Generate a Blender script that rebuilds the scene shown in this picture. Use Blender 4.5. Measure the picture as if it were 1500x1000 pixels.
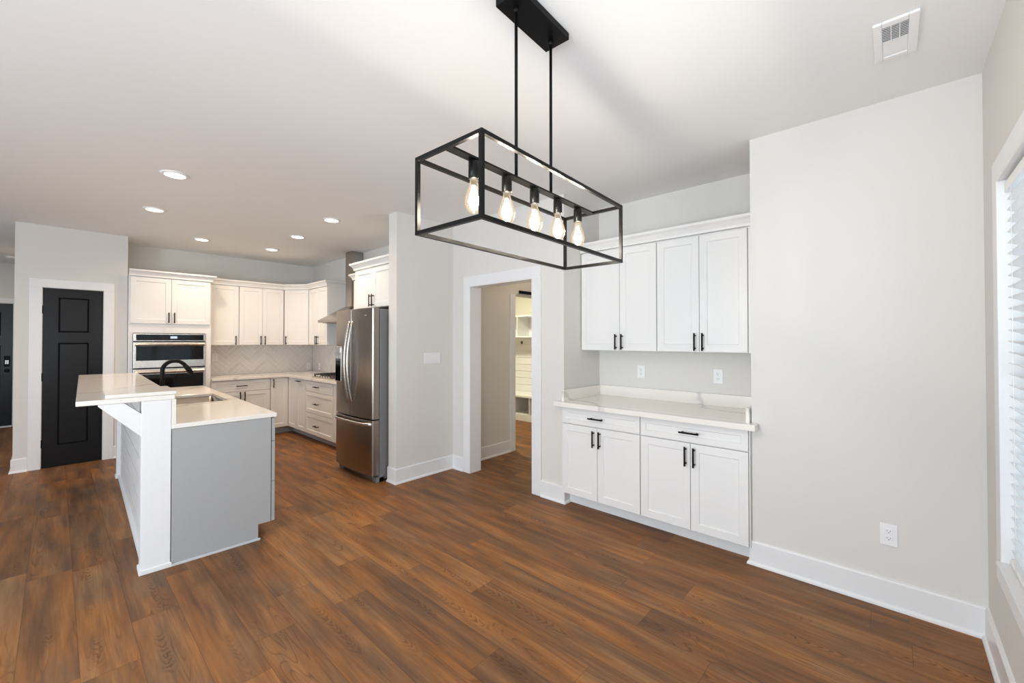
import bpy, bmesh, math, random
from mathutils import Vector, Matrix
random.seed(7)
S = bpy.context.scene
for o in list(bpy.data.objects):
    bpy.data.objects.remove(o, do_unlink=True)
COL = S.collection
PI = math.pi

# ------------------------------------------------------------------ camera
F_PX, YAW, PITCH, ROLL, CY = 610.48, .7405, .0106, -.0006, 492.3
CAM_H = 1.435
cd = bpy.data.cameras.new('camera')
cam = bpy.data.objects.new('camera', cd)
COL.objects.link(cam)
cd.sensor_fit = 'HORIZONTAL'
cd.sensor_width = 36.0
cd.lens = 36.0 * F_PX / 1500.0
cd.shift_y = -(500.0 - CY) / 1500.0
cd.clip_start = .02
_f = Vector((-math.sin(YAW) * math.cos(PITCH), math.cos(YAW) * math.cos(PITCH), math.sin(PITCH)))
_r0 = Vector((math.cos(YAW), math.sin(YAW), 0)); _u0 = _r0.cross(_f)
_r = math.cos(ROLL) * _r0 + math.sin(ROLL) * _u0
_u = -math.sin(ROLL) * _r0 + math.cos(ROLL) * _u0
cam.matrix_world = Matrix(((_r.x, _u.x, -_f.x, 0), (_r.y, _u.y, -_f.y, 0), (_r.z, _u.z, -_f.z, CAM_H), (0, 0, 0, 1)))
S.camera = cam

# ------------------------------------------------------------------ world, daylight, exposure
S.view_settings.view_transform = 'Standard'
S.view_settings.look = 'None'
S.view_settings.gamma = 1.0
S.view_settings.use_curve_mapping = False
S.view_settings.exposure = 0.0
S.cycles.use_denoising = True
S.cycles.sample_clamp_indirect = 6.0
S.cycles.caustics_reflective = False
S.cycles.caustics_refractive = False
S.cycles.diffuse_bounces = 6
S.cycles.max_bounces = 14
S.cycles.transparent_max_bounces = 16

w = bpy.data.worlds.new('World'); S.world = w
w.use_nodes = True
nt = w.node_tree
for n in list(nt.nodes): nt.nodes.remove(n)
out = nt.nodes.new('ShaderNodeOutputWorld')
bg = nt.nodes.new('ShaderNodeBackground')
bg.inputs['Color'].default_value = (.70, .86, 1.0, 1)
bg.inputs['Strength'].default_value = 1.0
nt.links.new(bg.outputs[0], out.inputs[0])

def area(name, loc, direction, sx, sy, power, color, shape='RECTANGLE', spread=PI):
    l = bpy.data.lights.new(name, 'AREA'); l.shape = shape
    l.size = sx
    if shape in ('RECTANGLE', 'ELLIPSE'): l.size_y = sy
    l.energy = power; l.color = color; l.spread = spread
    o = bpy.data.objects.new(name, l); COL.objects.link(o)
    o.location = loc
    o.rotation_euler = Vector(direction).to_track_quat('-Z', 'Y').to_euler()
    return o
# daylight through the glazed doors behind the camera and through the windows
area('daylight_patio_door', (-1.3, -3.42, 1.15), (0, 1, 0.10), 2.2, 2.0, 165, (.78, .89, 1.0))
area('daylight_living_window', (-6.2, -3.42, 1.35), (0, 1, 0), 2.4, 1.6, 20, (.80, .90, 1.0))
area('daylight_side_window', (.25, -1.6, 1.35), (-1, 0.1, 0.05), 2.2, 1.7, 54, (.82, .91, 1.0))
area('daylight_dining_window', (.50, 1.76, 1.32), (-1, 0, 0), 1.6, 1.55, 9, (.80, .90, 1.0))
# added fill by the camera, standing in for a flash bounced off the ceiling
area('ceiling_fill', (.10, -.05, 1.12), (-.06, .58, 1), .7, .7, 15, (.82, .91, 1.0), spread=math.radians(118))

# ------------------------------------------------------------------ materials
def newmat(name):
    m = bpy.data.materials.new(name); m.use_nodes = True
    return m, m.node_tree, m.node_tree.nodes['Principled BSDF']
def setp(p, **k):
    names = dict(color='Base Color', rough='Roughness', metal='Metallic', spec='Specular IOR Level', coat='Coat Weight',
                 coatr='Coat Roughness', trans='Transmission Weight', ior='IOR', emit='Emission Color', es='Emission Strength', alpha='Alpha')
    for a, v in k.items():
        s = p.inputs[names[a]]
        s.default_value = (*v, 1) if isinstance(v, tuple) else v
def noise_bump(nt, p, scale, strength, dist=.002, stretch=None):
    tc = nt.nodes.new('ShaderNodeTexCoord'); mp = nt.nodes.new('ShaderNodeMapping')
    nz = nt.nodes.new('ShaderNodeTexNoise'); bp = nt.nodes.new('ShaderNodeBump')
    nt.links.new(tc.outputs['Object'], mp.inputs[0]); nt.links.new(mp.outputs[0], nz.inputs['Vector'])
    if stretch: mp.inputs['Scale'].default_value = stretch
    nz.inputs['Scale'].default_value = scale; nz.inputs['Detail'].default_value = 3
    bp.inputs['Strength'].default_value = strength; bp.inputs['Distance'].default_value = dist
    nt.links.new(nz.outputs['Fac'], bp.inputs['Height']); nt.links.new(bp.outputs[0], p.inputs['Normal'])
    return nz
def plain(name, color, rough=.5, metal=0., bump=None, **k):
    m, nt, p = newmat(name); setp(p, color=color, rough=rough, metal=metal, **k)
    if bump: noise_bump(nt, p, *bump)
    return m
def brushed(name, color, rough=.3, stretch=(4, 4, 300), var=.12):
    m, nt, p = newmat(name); setp(p, color=color, rough=rough, metal=1.0)
    tc = nt.nodes.new('ShaderNodeTexCoord'); mp = nt.nodes.new('ShaderNodeMapping'); nz = nt.nodes.new('ShaderNodeTexNoise')
    mr = nt.nodes.new('ShaderNodeMapRange')
    nt.links.new(tc.outputs['Object'], mp.inputs[0]); nt.links.new(mp.outputs[0], nz.inputs['Vector'])
    mp.inputs['Scale'].default_value = stretch; nz.inputs['Scale'].default_value = 3; nz.inputs['Detail'].default_value = 2
    mr.inputs['To Min'].default_value = rough - var / 2; mr.inputs['To Max'].default_value = rough + var / 2
    nt.links.new(nz.outputs['Fac'], mr.inputs['Value']); nt.links.new(mr.outputs[0], p.inputs['Roughness'])
    return m
def emitter(name, color, strength):
    m, nt, p = newmat(name); setp(p, color=(0., 0., 0.), emit=color, es=strength, rough=.5)
    return m

M = {}
M['wall'] = plain('wall_paint', (.69, .672, .64), .85, bump=(160, .08))
M['wall_bay'] = plain('mudroom_paint', (.70, .68, .60), .85, bump=(160, .08))
M['ceiling'] = plain('ceiling_paint', (.80, .795, .785), .95, bump=(120, .08))
M['trim'] = plain('white_trim_paint', (.775, .775, .775), .35, bump=(60, .03))
M['cab'] = plain('white_cabinet_lacquer', (.78, .775, .76), .38, bump=(40, .02))
M['grey'] = plain('grey_island_paint', (.37, .375, .375), .40, bump=(40, .02))
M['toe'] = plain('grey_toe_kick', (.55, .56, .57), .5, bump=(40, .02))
M['black'] = plain('matte_black_metal', (.005, .005, .0055), .40, spec=.12, bump=(200, .03))
M['bronze'] = plain('dark_bronze_metal', (.006, .0055, .005), .30, spec=.16, bump=(200, .03))
M['door_black'] = plain('satin_black_door_paint', (.010, .0105, .012), .24, spec=.22, bump=(30, .015, .002, (1, 1, .12)))
M['steel'] = brushed('stainless_steel', (.62, .60, .57), .28)
M['sink'] = brushed('sink_steel', (.46, .42, .38), .24, (4, 60, 4), .04)
M['steel_h'] = brushed('stainless_steel_across', (.66, .64, .61), .26, (4, 300, 4))
M['fridge'] = brushed('dark_stainless_steel', (.34, .305, .275), .28, (60, 60, 1.0), .03)
M['fridge_side'] = plain('fridge_cabinet_grey', (.17, .17, .17), .45, bump=(300, .05))
M['hood'] = brushed('hood_steel', (.40, .37, .335), .30, (4, 4, 120), .05)
M['gasket'] = plain('dark_rubber', (.02, .02, .02), .6, bump=(80, .05))
M['glass_black'] = plain('black_oven_glass', (.004, .004, .0045), .05, spec=.3, bump=(2, .01))
M['iron'] = plain('cast_iron', (.02, .02, .02), .55, bump=(180, .2))
M['plastic'] = plain('white_plastic', (.82, .82, .82), .35, bump=(60, .02))
M['slot'] = plain('dark_slot', (.06, .06, .06), .6, bump=(60, .02))
M['vent_dark'] = plain('vent_duct_grey', (.05, .05, .05), .7, bump=(60, .02))
M['blind'] = plain('white_blind_slat', (.86, .86, .85), .45, bump=(20, .03, .002, (1, .05, 1)))
M['silver'] = plain('satin_nickel', (.75, .74, .72), .3, metal=1., bump=(100, .03))
M['lens'] = emitter('downlight_lens', (1.0, .93, .83), 9.0)
M['filament'] = emitter('glowing_filament', (1.0, .92, .80), 215.0)
M['display'] = emitter('oven_clock_display', (.75, .85, 1.0), .9)
m, nt, p = newmat('clear_bulb_glass')
for n in list(nt.nodes): nt.nodes.remove(n)
o_ = nt.nodes.new('ShaderNodeOutputMaterial'); mx = nt.nodes.new('ShaderNodeMixShader'); tr = nt.nodes.new('ShaderNodeBsdfTransparent')
gl = nt.nodes.new('ShaderNodeBsdfGlossy'); lw = nt.nodes.new('ShaderNodeLayerWeight'); em = nt.nodes.new('ShaderNodeEmission'); ad = nt.nodes.new('ShaderNodeAddShader')
nzb = nt.nodes.new('ShaderNodeTexNoise'); nzb.inputs['Scale'].default_value = 8
lw.inputs['Blend'].default_value = .25; tr.inputs['Color'].default_value = (1, .97, .92, 1); gl.inputs['Roughness'].default_value = .05
em.inputs['Color'].default_value = (1, .80, .55, 1); em.inputs['Strength'].default_value = .17
nt.links.new(lw.outputs['Fresnel'], mx.inputs[0]); nt.links.new(tr.outputs[0], mx.inputs[1]); nt.links.new(gl.outputs[0], mx.inputs[2])
nt.links.new(mx.outputs[0], ad.inputs[0]); nt.links.new(em.outputs[0], ad.inputs[1]); nt.links.new(ad.outputs[0], o_.inputs['Surface'])
M['bulb'] = m
m, nt, p = newmat('window_glass')
for n in list(nt.nodes): nt.nodes.remove(n)
o_ = nt.nodes.new('ShaderNodeOutputMaterial'); mx = nt.nodes.new('ShaderNodeMixShader'); tr = nt.nodes.new('ShaderNodeBsdfTransparent')
gl = nt.nodes.new('ShaderNodeBsdfGlossy'); lw = nt.nodes.new('ShaderNodeLayerWeight')
lw.inputs['Blend'].default_value = .08; tr.inputs['Color'].default_value = (.95, .98, 1, 1); gl.inputs['Roughness'].default_value = .02
nt.links.new(lw.outputs['Fresnel'], mx.inputs[0]); nt.links.new(tr.outputs[0], mx.inputs[1]); nt.links.new(gl.outputs[0], mx.inputs[2]); nt.links.new(mx.outputs[0], o_.inputs['Surface'])
M['pane'] = m

def quartz():
    m, nt, p = newmat('white_veined_quartz'); setp(p, rough=.12, spec=.5)
    N = nt.nodes.new; L = nt.links.new
    tc = N('ShaderNodeTexCoord'); nz = N('ShaderNodeTexNoise'); mad = N('ShaderNodeVectorMath'); mad.operation = 'MULTIPLY_ADD'
    nz.inputs['Scale'].default_value = 1.7; nz.inputs['Detail'].default_value = 6
    L(tc.outputs['Object'], nz.inputs['Vector'])
    mad.inputs[1].default_value = (.9, .9, .9); L(nz.outputs['Color'], mad.inputs[0]); L(tc.outputs['Object'], mad.inputs[2])
    wv = N('ShaderNodeTexWave'); wv.wave_type = 'BANDS'; wv.bands_direction = 'DIAGONAL'
    wv.inputs['Scale'].default_value = .42; wv.inputs['Distortion'].default_value = 3.0; wv.inputs['Detail'].default_value = 3
    L(mad.outputs[0], wv.inputs['Vector'])
    cr = N('ShaderNodeValToRGB'); e = cr.color_ramp
    e.elements[0].position = 0; e.elements[0].color = (.63, .61, .58, 1)
    e.elements[1].position = .014; e.elements[1].color = (.82, .785, .735, 1)
    x = e.elements.new(.006); x.color = (.71, .69, .66, 1)
    L(wv.outputs['Fac'], cr.inputs[0]); L(cr.outputs[0], p.inputs['Base Color'])
    return m
M['quartz'] = quartz()

def floor_mat():
    m, nt, p = newmat('oak_vinyl_planks')
    N = nt.nodes.new; L = nt.links.new
    def math_(op, a, b=None):
        n = N('ShaderNodeMath'); n.operation = op
        for i, v in enumerate((a, b)):
            if v is None: continue
            if isinstance(v, (int, float)): n.inputs[i].default_value = v
            else: L(v, n.inputs[i])
        return n.outputs[0]
    tc = N('ShaderNodeTexCoord'); sp = N('ShaderNodeSeparateXYZ'); L(tc.outputs['Object'], sp.inputs[0])
    X, Y = sp.outputs[0], sp.outputs[1]
    PW, PL = .19, 1.25
    ry = math_('DIVIDE', math_('ADD', Y, 20 * PW - .08), PW)
    row = math_('FLOOR', ry)
    wn = N('ShaderNodeTexWhiteNoise'); wn.noise_dimensions = '1D'; L(row, wn.inputs['W'])
    rx = math_('ADD', math_('DIVIDE', X, PL), math_('MULTIPLY', wn.outputs['Value'], 7.3))
    colm = math_('FLOOR', rx)
    cv = N('ShaderNodeCombineXYZ'); L(row, cv.inputs[0]); L(colm, cv.inputs[1])
    wn2 = N('ShaderNodeTexWhiteNoise'); wn2.noise_dimensions = '2D'; L(cv.outputs[0], wn2.inputs['Vector'])
    seed = wn2.outputs['Value']
    # grain coordinates, different on each plank
    def coords(sx, sy, sz):
        c = N('ShaderNodeCombineXYZ'); L(math_('MULTIPLY', X, sx), c.inputs[0]); L(math_('MULTIPLY', Y, sy), c.inputs[1]); L(math_('MULTIPLY', seed, sz), c.inputs[2])
        return c.outputs[0]
    g1 = N('ShaderNodeTexNoise'); g1.inputs['Scale'].default_value = 1; g1.inputs['Detail'].default_value = 5; g1.inputs['Roughness'].default_value = .6
    L(coords(3.5, 75, 80), g1.inputs['Vector'])
    g2 = N('ShaderNodeTexNoise'); g2.inputs['Scale'].default_value = 1; g2.inputs['Detail'].default_value = 4
    L(coords(1.7, 13, 50), g2.inputs['Vector'])
    # cathedral grain
    g3 = N('ShaderNodeTexNoise'); g3.inputs['Scale'].default_value = 1; g3.inputs['Detail'].default_value = 1.5
    L(coords(1.1, 11, 30), g3.inputs['Vector'])
    rings = math_('PINGPONG', math_('MULTIPLY', g3.outputs['Fac'], 30), 1)
    g4 = N('ShaderNodeTexNoise'); g4.inputs['Scale'].default_value = 1; g4.inputs['Detail'].default_value = 2
    L(coords(1.3, 9, 12), g4.inputs['Vector'])
    rmask = N('ShaderNodeMapRange'); rmask.inputs['From Min'].default_value = .52; rmask.inputs['From Max'].default_value = .66; L(g4.outputs['Fac'], rmask.inputs['Value'])
    rline = N('ShaderNodeMapRange'); rline.inputs['From Min'].default_value = .30; rline.inputs['From Max'].default_value = .0; L(rings, rline.inputs['Value'])
    knots = math_('MULTIPLY', rline.outputs[0], rmask.outputs[0])
    dyc = math_('ABSOLUTE', math_('ADD', math_('SUBTRACT', math_('FRACT', ry), .5), math_('MULTIPLY', math_('SUBTRACT', seed, .5), .5)))
    g5 = N('ShaderNodeTexNoise'); g5.inputs['Scale'].default_value = 1; g5.inputs['Detail'].default_value = 2
    L(coords(14, 30, 9), g5.inputs['Vector'])
    chev = math_('PINGPONG', math_('ADD', math_('ADD', math_('MULTIPLY', X, 42), math_('MULTIPLY', dyc, 16)), math_('MULTIPLY', g5.outputs['Fac'], 5)), 1)
    cl = N('ShaderNodeMapRange'); cl.inputs['From Min'].default_value = .55; cl.inputs['From Max'].default_value = .05; L(chev, cl.inputs['Value'])
    cw = N('ShaderNodeMapRange'); cw.inputs['From Min'].default_value = .15; cw.inputs['From Max'].default_value = .03; L(dyc, cw.inputs['Value'])
    g6 = N('ShaderNodeTexNoise'); g6.inputs['Scale'].default_value = 1; g6.inputs['Detail'].default_value = 1
    L(coords(2.4, 2, 60), g6.inputs['Vector'])
    cm = N('ShaderNodeMapRange'); cm.inputs['From Min'].default_value = .50; cm.inputs['From Max'].default_value = .62; L(g6.outputs['Fac'], cm.inputs['Value'])
    chevs = math_('MULTIPLY', math_('MULTIPLY', cl.outputs[0], cw.outputs[0]), cm.outputs[0])
    knots = math_('MAXIMUM', math_('MULTIPLY', knots, .8), math_('MULTIPLY', chevs, .95))
    t = math_('ADD', math_('MULTIPLY', seed, .15), math_('ADD', math_('MULTIPLY', g2.outputs['Fac'], .72), math_('MULTIPLY', g1.outputs['Fac'], .40)))
    cr = N('ShaderNodeValToRGB'); e = cr.color_ramp
    e.elements[0].position = .40; e.elements[0].color = (.112, .055, .031, 1)
    e.elements[1].position = .86; e.elements[1].color = (.365, .175, .070, 1)
    a = e.elements.new(.54); a.color = (.170, .080, .038, 1)
    b = e.elements.new(.68); b.color = (.240, .110, .046, 1)
    L(t, cr.inputs[0])
    mixk = N('ShaderNodeMix'); mixk.data_type = 'RGBA'; L(math_('MULTIPLY', knots, .7), mixk.inputs[0]); L(cr.outputs[0], mixk.inputs[6]); mixk.inputs[7].default_value = (.075, .030, .014, 1)
    g7 = N('ShaderNodeTexNoise'); g7.inputs['Scale'].default_value = 1; g7.inputs['Detail'].default_value = 3
    L(coords(2.0, 7, 33), g7.inputs['Vector'])
    hue = N('ShaderNodeValToRGB'); hue.color_ramp.elements[0].position = .35; hue.color_ramp.elements[0].color = (.86, .97, 1.12, 1)
    hue.color_ramp.elements[1].position = .68; hue.color_ramp.elements[1].color = (1.22, 1.10, .86, 1)
    L(g7.outputs['Fac'], hue.inputs[0])
    mixh = N('ShaderNodeMix'); mixh.data_type = 'RGBA'; mixh.blend_type = 'MULTIPLY'; mixh.inputs[0].default_value = 1; L(mixk.outputs[2], mixh.inputs[6]); L(hue.outputs[0], mixh.inputs[7])
    mixk = mixh
    # seams
    fy = math_('FRACT', ry); fx = math_('FRACT', rx)
    ey = math_('MINIMUM', fy, math_('SUBTRACT', 1, fy)); ex = math_('MINIMUM', fx, math_('SUBTRACT', 1, fx))
    seam = math_('MAXIMUM', math_('LESS_THAN', ey, .008), math_('LESS_THAN', ex, .0011))
    mixs = N('ShaderNodeMix'); mixs.data_type = 'RGBA'; L(math_('MULTIPLY', seam, .42), mixs.inputs[0]); L(mixk.outputs[2], mixs.inputs[6]); mixs.inputs[7].default_value = (.04, .02, .012, 1)
    L(mixs.outputs[2], p.inputs['Base Color'])
    rr = N('ShaderNodeMapRange'); rr.inputs['To Min'].default_value = .40; rr.inputs['To Max'].default_value = .55; L(g1.outputs['Fac'], rr.inputs['Value']); L(rr.outputs[0], p.inputs['Roughness'])
    bp = N('ShaderNodeBump'); bp.inputs['Strength'].default_value = .12; bp.inputs['Distance'].default_value = .002
    L(math_('SUBTRACT', g1.outputs['Fac'], seam), bp.inputs['Height']); L(bp.outputs[0], p.inputs['Normal'])
    setp(p, spec=.16)
    return m
M['floor'] = floor_mat()
def tile_mat():
    m, nt, p = newmat('glazed_herringbone_tile'); setp(p, rough=.12)
    N = nt.nodes.new; L = nt.links.new
    tc = N('ShaderNodeNewGeometry'); cr = N('ShaderNodeValToRGB')
    cr.color_ramp.elements[0].position = 0; cr.color_ramp.elements[0].color = (.64, .625, .62, 1)
    cr.color_ramp.elements[1].position = 1; cr.color_ramp.elements[1].color = (.70, .685, .675, 1)
    L(tc.outputs['Random Per Island'], cr.inputs[0]); L(cr.outputs[0], p.inputs['Base Color'])
    return m
M['tile'] = tile_mat()
M['grout'] = plain('white_grout', (.84, .83, .82), .8, bump=(200, .1))

# ------------------------------------------------------------------ mesh helpers
class MB:
    def __init__(s): s.bm = bmesh.new()
    def box(s, x0, x1, y0, y1, z0, z1, mi=0):
        v = [s.bm.verts.new(c) for c in ((x0, y0, z0), (x1, y0, z0), (x1, y1, z0), (x0, y1, z0), (x0, y0, z1), (x1, y0, z1), (x1, y1, z1), (x0, y1, z1))]
        for f in ((0, 3, 2, 1), (4, 5, 6, 7), (0, 1, 5, 4), (1, 2, 6, 5), (2, 3, 7, 6), (3, 0, 4, 7)):
            s.bm.faces.new([v[i] for i in f]).material_index = mi
        return s
    def prism(s, pts, axis, a0, a1, mi=0):
        """closed polygon extruded along an axis; pts are the two other coordinates in xyz order"""
        def mk(a, p):
            return {'x': (a, p[0], p[1]), 'y': (p[0], a, p[1]), 'z': (p[0], p[1], a)}[axis]
        A = [s.bm.verts.new(mk(a0, p)) for p in pts]; B = [s.bm.verts.new(mk(a1, p)) for p in pts]
        n = len(pts)
        fs = [s.bm.faces.new(A), s.bm.faces.new(B[::-1])]
        for i in range(n): fs.append(s.bm.faces.new([A[i], B[i], B[(i + 1) % n], A[(i + 1) % n]]))
        for f in fs: f.material_index = mi
        return s
    def tube(s, path, r, seg=12, mi=0, smooth=True):
        path = [Vector(p) for p in path]; rings = []
        up = None
        for i, p in enumerate(path):
            t = (path[min(i + 1, len(path) - 1)] - path[max(i - 1, 0)]).normalized()
            if up is None:
                up = Vector((0, 0, 1)) if abs(t.z) < .9 else Vector((1, 0, 0))
            a = (up - up.dot(t) * t).normalized(); b = t.cross(a); up = a
            rad = r[i] if isinstance(r, (list, tuple)) else r
            rings.append([s.bm.verts.new(p + rad * (math.cos(2 * PI * k / seg) * a + math.sin(2 * PI * k / seg) * b)) for k in range(seg)])
        fs = []
        for i in range(len(rings) - 1):
            for k in range(seg):
                f = s.bm.faces.new([rings[i][k], rings[i][(k + 1) % seg], rings[i + 1][(k + 1) % seg], rings[i + 1][k]]); f.smooth = smooth; fs.append(f)
        fs.append(s.bm.faces.new(rings[0][::-1])); fs.append(s.bm.faces.new(rings[-1]))
        for f in fs: f.material_index = mi
        return s
    def lathe(s, c, prof, seg=24, mi=0, cap=True):
        rings = [[s.bm.verts.new((c[0] + r * math.cos(2 * PI * k / seg), c[1] + r * math.sin(2 * PI * k / seg), c[2] + z)) for k in range(seg)] for r, z in prof]
        for i in range(len(rings) - 1):
            for k in range(seg):
                f = s.bm.faces.new([rings[i][k], rings[i][(k + 1) % seg], rings[i + 1][(k + 1) % seg], rings[i + 1][k]]); f.smooth = True; f.material_index = mi
        if cap:
            s.bm.faces.new(rings[0][::-1]).material_index = mi; s.bm.faces.new(rings[-1]).material_index = mi
        return s
    def moulding(s, path, prof, mi=0):
        """sweep (out, z) profile along an xy path with mitred corners; out is to the right of travel"""
        P = [Vector(p) for p in path]; sec = []
        for i, p in enumerate(P):
            ds = []
            if i > 0: ds.append((P[i] - P[i - 1]).normalized())
            if i < len(P) - 1: ds.append((P[i + 1] - P[i]).normalized())
            ns = [Vector((d.y, -d.x)) for d in ds]
            m = ns[0] if len(ns) == 1 else (ns[0] + ns[1]) / (1 + ns[0].dot(ns[1]))
            sec.append([s.bm.verts.new((p.x + m.x * o, p.y + m.y * o, z)) for o, z in prof])
        n = len(prof)
        for i in range(len(sec) - 1):
            for k in range(n):
                s.bm.faces.new([sec[i][k], sec[i + 1][k], sec[i + 1][(k + 1) % n], sec[i][(k + 1) % n]]).material_index = mi
        s.bm.faces.new(sec[0][::-1]); s.bm.faces.new(sec[-1])
        return s
    def shaker(s, x0, x1, z0, z1, t=.019, rail=.055, deep=.008, mi=0):
        """a recessed-panel front standing at y = 0 .. t with its face towards -y"""
        bm = s.bm
        rail = min(rail, (x1 - x0) * .3, (z1 - z0) * .3)
        def ring(i, y): return [bm.verts.new(c) for c in ((x0 + i, y, z0 + i), (x1 - i, y, z0 + i), (x1 - i, y, z1 - i), (x0 + i, y, z1 - i))]
        R = [ring(0, t), ring(0, .0015), ring(.0015, 0), ring(rail, 0), ring(rail + .004, deep)]
        for a, b in zip(R, R[1:]):
            for k in range(4): bm.faces.new([a[k], a[(k + 1) % 4], b[(k + 1) % 4], b[k]]).material_index = mi
        bm.faces.new(R[-1]).material_index = mi; bm.faces.new(R[0][::-1]).material_index = mi
        return s
    def pull(s, x, z, length=.135, vertical=True, y=0., r=.0064, off=.032):
        """bar pull on a face at y, standing off towards -y"""
        h = length / 2; q = h - .018
        if vertical:
            s.tube([(x, y - off, z - h), (x, y - off, z + h)], r, 10)
            for d in (-q, q): s.tube([(x, y + .002, z + d), (x, y - off, z + d)], r * .85, 8)
        else:
            s.tube([(x - h, y - off, z), (x + h, y - off, z)], r, 10)
            for d in (-q, q): s.tube([(x + d, y + .002, z), (x + d, y - off, z)], r * .85, 8)
        return s
    def build(s, name, mats, parent=None, bevel=0., loc=None, label=None):
        bmesh.ops.recalc_face_normals(s.bm, faces=s.bm.faces)
        me = bpy.data.meshes.new(name); s.bm.to_mesh(me); s.bm.free()
        for m in (mats if isinstance(mats, (list, tuple)) else [mats]): me.materials.append(M[m] if isinstance(m, str) else m)
        o = bpy.data.objects.new(name, me); COL.objects.link(o)
        if parent: o.parent = parent
        if loc: o.location = loc
        if bevel:
            b = o.modifiers.new('edge', 'BEVEL'); b.width = bevel; b.segments = 2; b.limit_method = 'ANGLE'; b.angle_limit = math.radians(40)
        if label: o['label'] = label
        return o
def tag(o, label, cat, group=None, kind=None):
    o['label'] = label; o['category'] = cat
    if group: o['group'] = group
    if kind: o['kind'] = kind
    return o
def thing(name, label, cat, loc=(0, 0, 0), rz=0., group=None):
    o = bpy.data.objects.new(name, None); COL.objects.link(o); o.empty_display_size = .1
    o.location = loc; o.rotation_euler = (0, 0, rz)
    return tag(o, label, cat, group)
def struct(o, label=None, cat=None):
    o['kind'] = 'structure'
    if label: o['label'] = label
    if cat: o['category'] = cat
    return o
def dup(root, loc, label, rz=None):
    r = root.copy(); COL.objects.link(r); r.location = loc; r['label'] = label
    if rz is not None: r.rotation_euler = (0, 0, rz)
    for ch in list(root.children):
        c = ch.copy(); COL.objects.link(c); c.parent = r
        for g in list(ch.children):
            d = g.copy(); COL.objects.link(d); d.parent = c
    return r

# ------------------------------------------------------------------ room shell
CH = 2.74
XR, YN, XP, XB, YR, XD, XF = .331, 3.04, -3.685, -7.60, 3.07, -7.06, -10.96
struct(MB().box(-11.2, .6, -3.7, 7.2, -.12, 0).build('floor', 'floor'), 'brown oak plank floor laid along the room', 'floor')
struct(MB().box(-11.2, .6, -3.7, 7.2, CH, CH + .12).build('ceiling', 'ceiling'), 'smooth white ceiling over kitchen and dining area', 'ceiling')
# niche wall (faces the camera) with the cabinet alcove and the cased opening
n = MB()
n.box(-.68, XR, YN, 3.80, 0, CH)
n.box(-2.155, -.68, 3.645, 3.80, 0, CH)
n.box(-2.505, -2.155, YN, 3.80, 0, CH)
n.box(-3.395, -2.505, YN, 3.19, 2.03, CH)
n.box(XP, -3.395, YN, 3.19, 0, CH)
struct(n.build('wall_niche', 'wall'), 'light grey wall with a cabinet alcove and a cased opening', 'wall')
struct(MB().box(XR, XR + .16, YN, 3.8, 0, CH).box(XR, XR + .16, 2.575, YN, 0, CH).box(XR, XR + .16, .95, 2.575, 0, .53).box(XR, XR + .16, .95, 2.575, 2.085, CH)
       .box(XR, XR + .16, -.5, .95, 0, CH).box(XR, XR + .16, -2.7, -.5, 0, .50).box(XR, XR + .16, -2.7, -.5, 2.2, CH).box(XR, XR + .16, -3.6, -2.7, 0, CH)
       .build('wall_right', 'wall'), 'light grey wall with the window at the right edge', 'wall')
# pier beside the fridge, running back as the left wall of the hallway
struct(MB().box(-3.83, XP, 2.31, YN + .15, 0, CH).box(-3.83, -3.67, YN + .15, 4.06, 0, CH).box(-3.83, -3.67, 4.06, 5.05, 2.04, CH).box(-3.83, -3.67, 5.05, 6.2, 0, CH)
       .build('wall_pier', 'wall'), 'light grey wall end beside the refrigerator', 'wall')
struct(MB().box(XB, -3.83, YR, YR + .13, 0, CH).build('wall_range', 'wall'), 'grey wall behind the range hood and refrigerator', 'wall')
struct(MB().box(XB - .15, XB, .60, YR + .13, 0, CH).build('wall_kitchen_back', 'wall'), 'grey wall above the far kitchen cabinets', 'wall')
n = MB()
n.box(XD - .12, XD, -.31, -.112, 0, CH).box(XD - .12, XD, .392, .60, 0, CH).box(XD - .12, XD, -.112, .392, 2.045, CH)
n.box(-10.2, XD - .12, -.31, -.19, 0, CH).box(XB - .15, XD - .12, .48, .60, 0, CH).box(-8.4, -8.28, -.19, .6, 0, CH)
struct(n.build('wall_pantry', 'wall'), 'grey wall around the narrow black pantry door', 'wall')
struct(MB().box(XF - .15, XF, -3.6, -1.42, 0, CH).box(XF - .15, XF, -.49, .1, 0, CH).box(XF - .15, XF, -1.42, -.49, 2.06, CH).build('wall_front', 'wall'), 'wall around the front door at the end of the hall', 'wall')
n = MB()
n.box(-11.1, -7.5, -3.6, -3.48, 0, CH).box(-7.5, -4.9, -3.6, -3.48, 0, .5).box(-7.5, -4.9, -3.6, -3.48, 2.2, CH).box(-4.9, -3.6, -3.6, -3.48, 0, CH)
n.box(-3.6, -.2, -3.6, -3.48, 2.2, CH).box(-.2, XR + .16, -3.6, -3.48, 0, CH)
struct(n.build('wall_rear', 'wall'), 'wall behind the camera with glazed doors', 'wall')
# hallway and mudroom beyond the opening
struct(MB().box(-2.505, -2.155, 3.80, 5.2, 0, CH).box(-3.67, -2.155, 5.2, 5.32, 0, CH).build('wall_hall', 'wall'), 'hallway wall beyond the cased opening', 'wall')
struct(MB().box(-6.4, -3.67, 6.2, 6.32, 0, CH).box(-6.52, -6.4, 3.2, 6.32, 0, CH).box(-6.4, -3.83, 3.2, 3.32, 0, CH).build('wall_mudroom', 'wall_bay'), 'pale mudroom wall behind the bench', 'wall')

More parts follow.
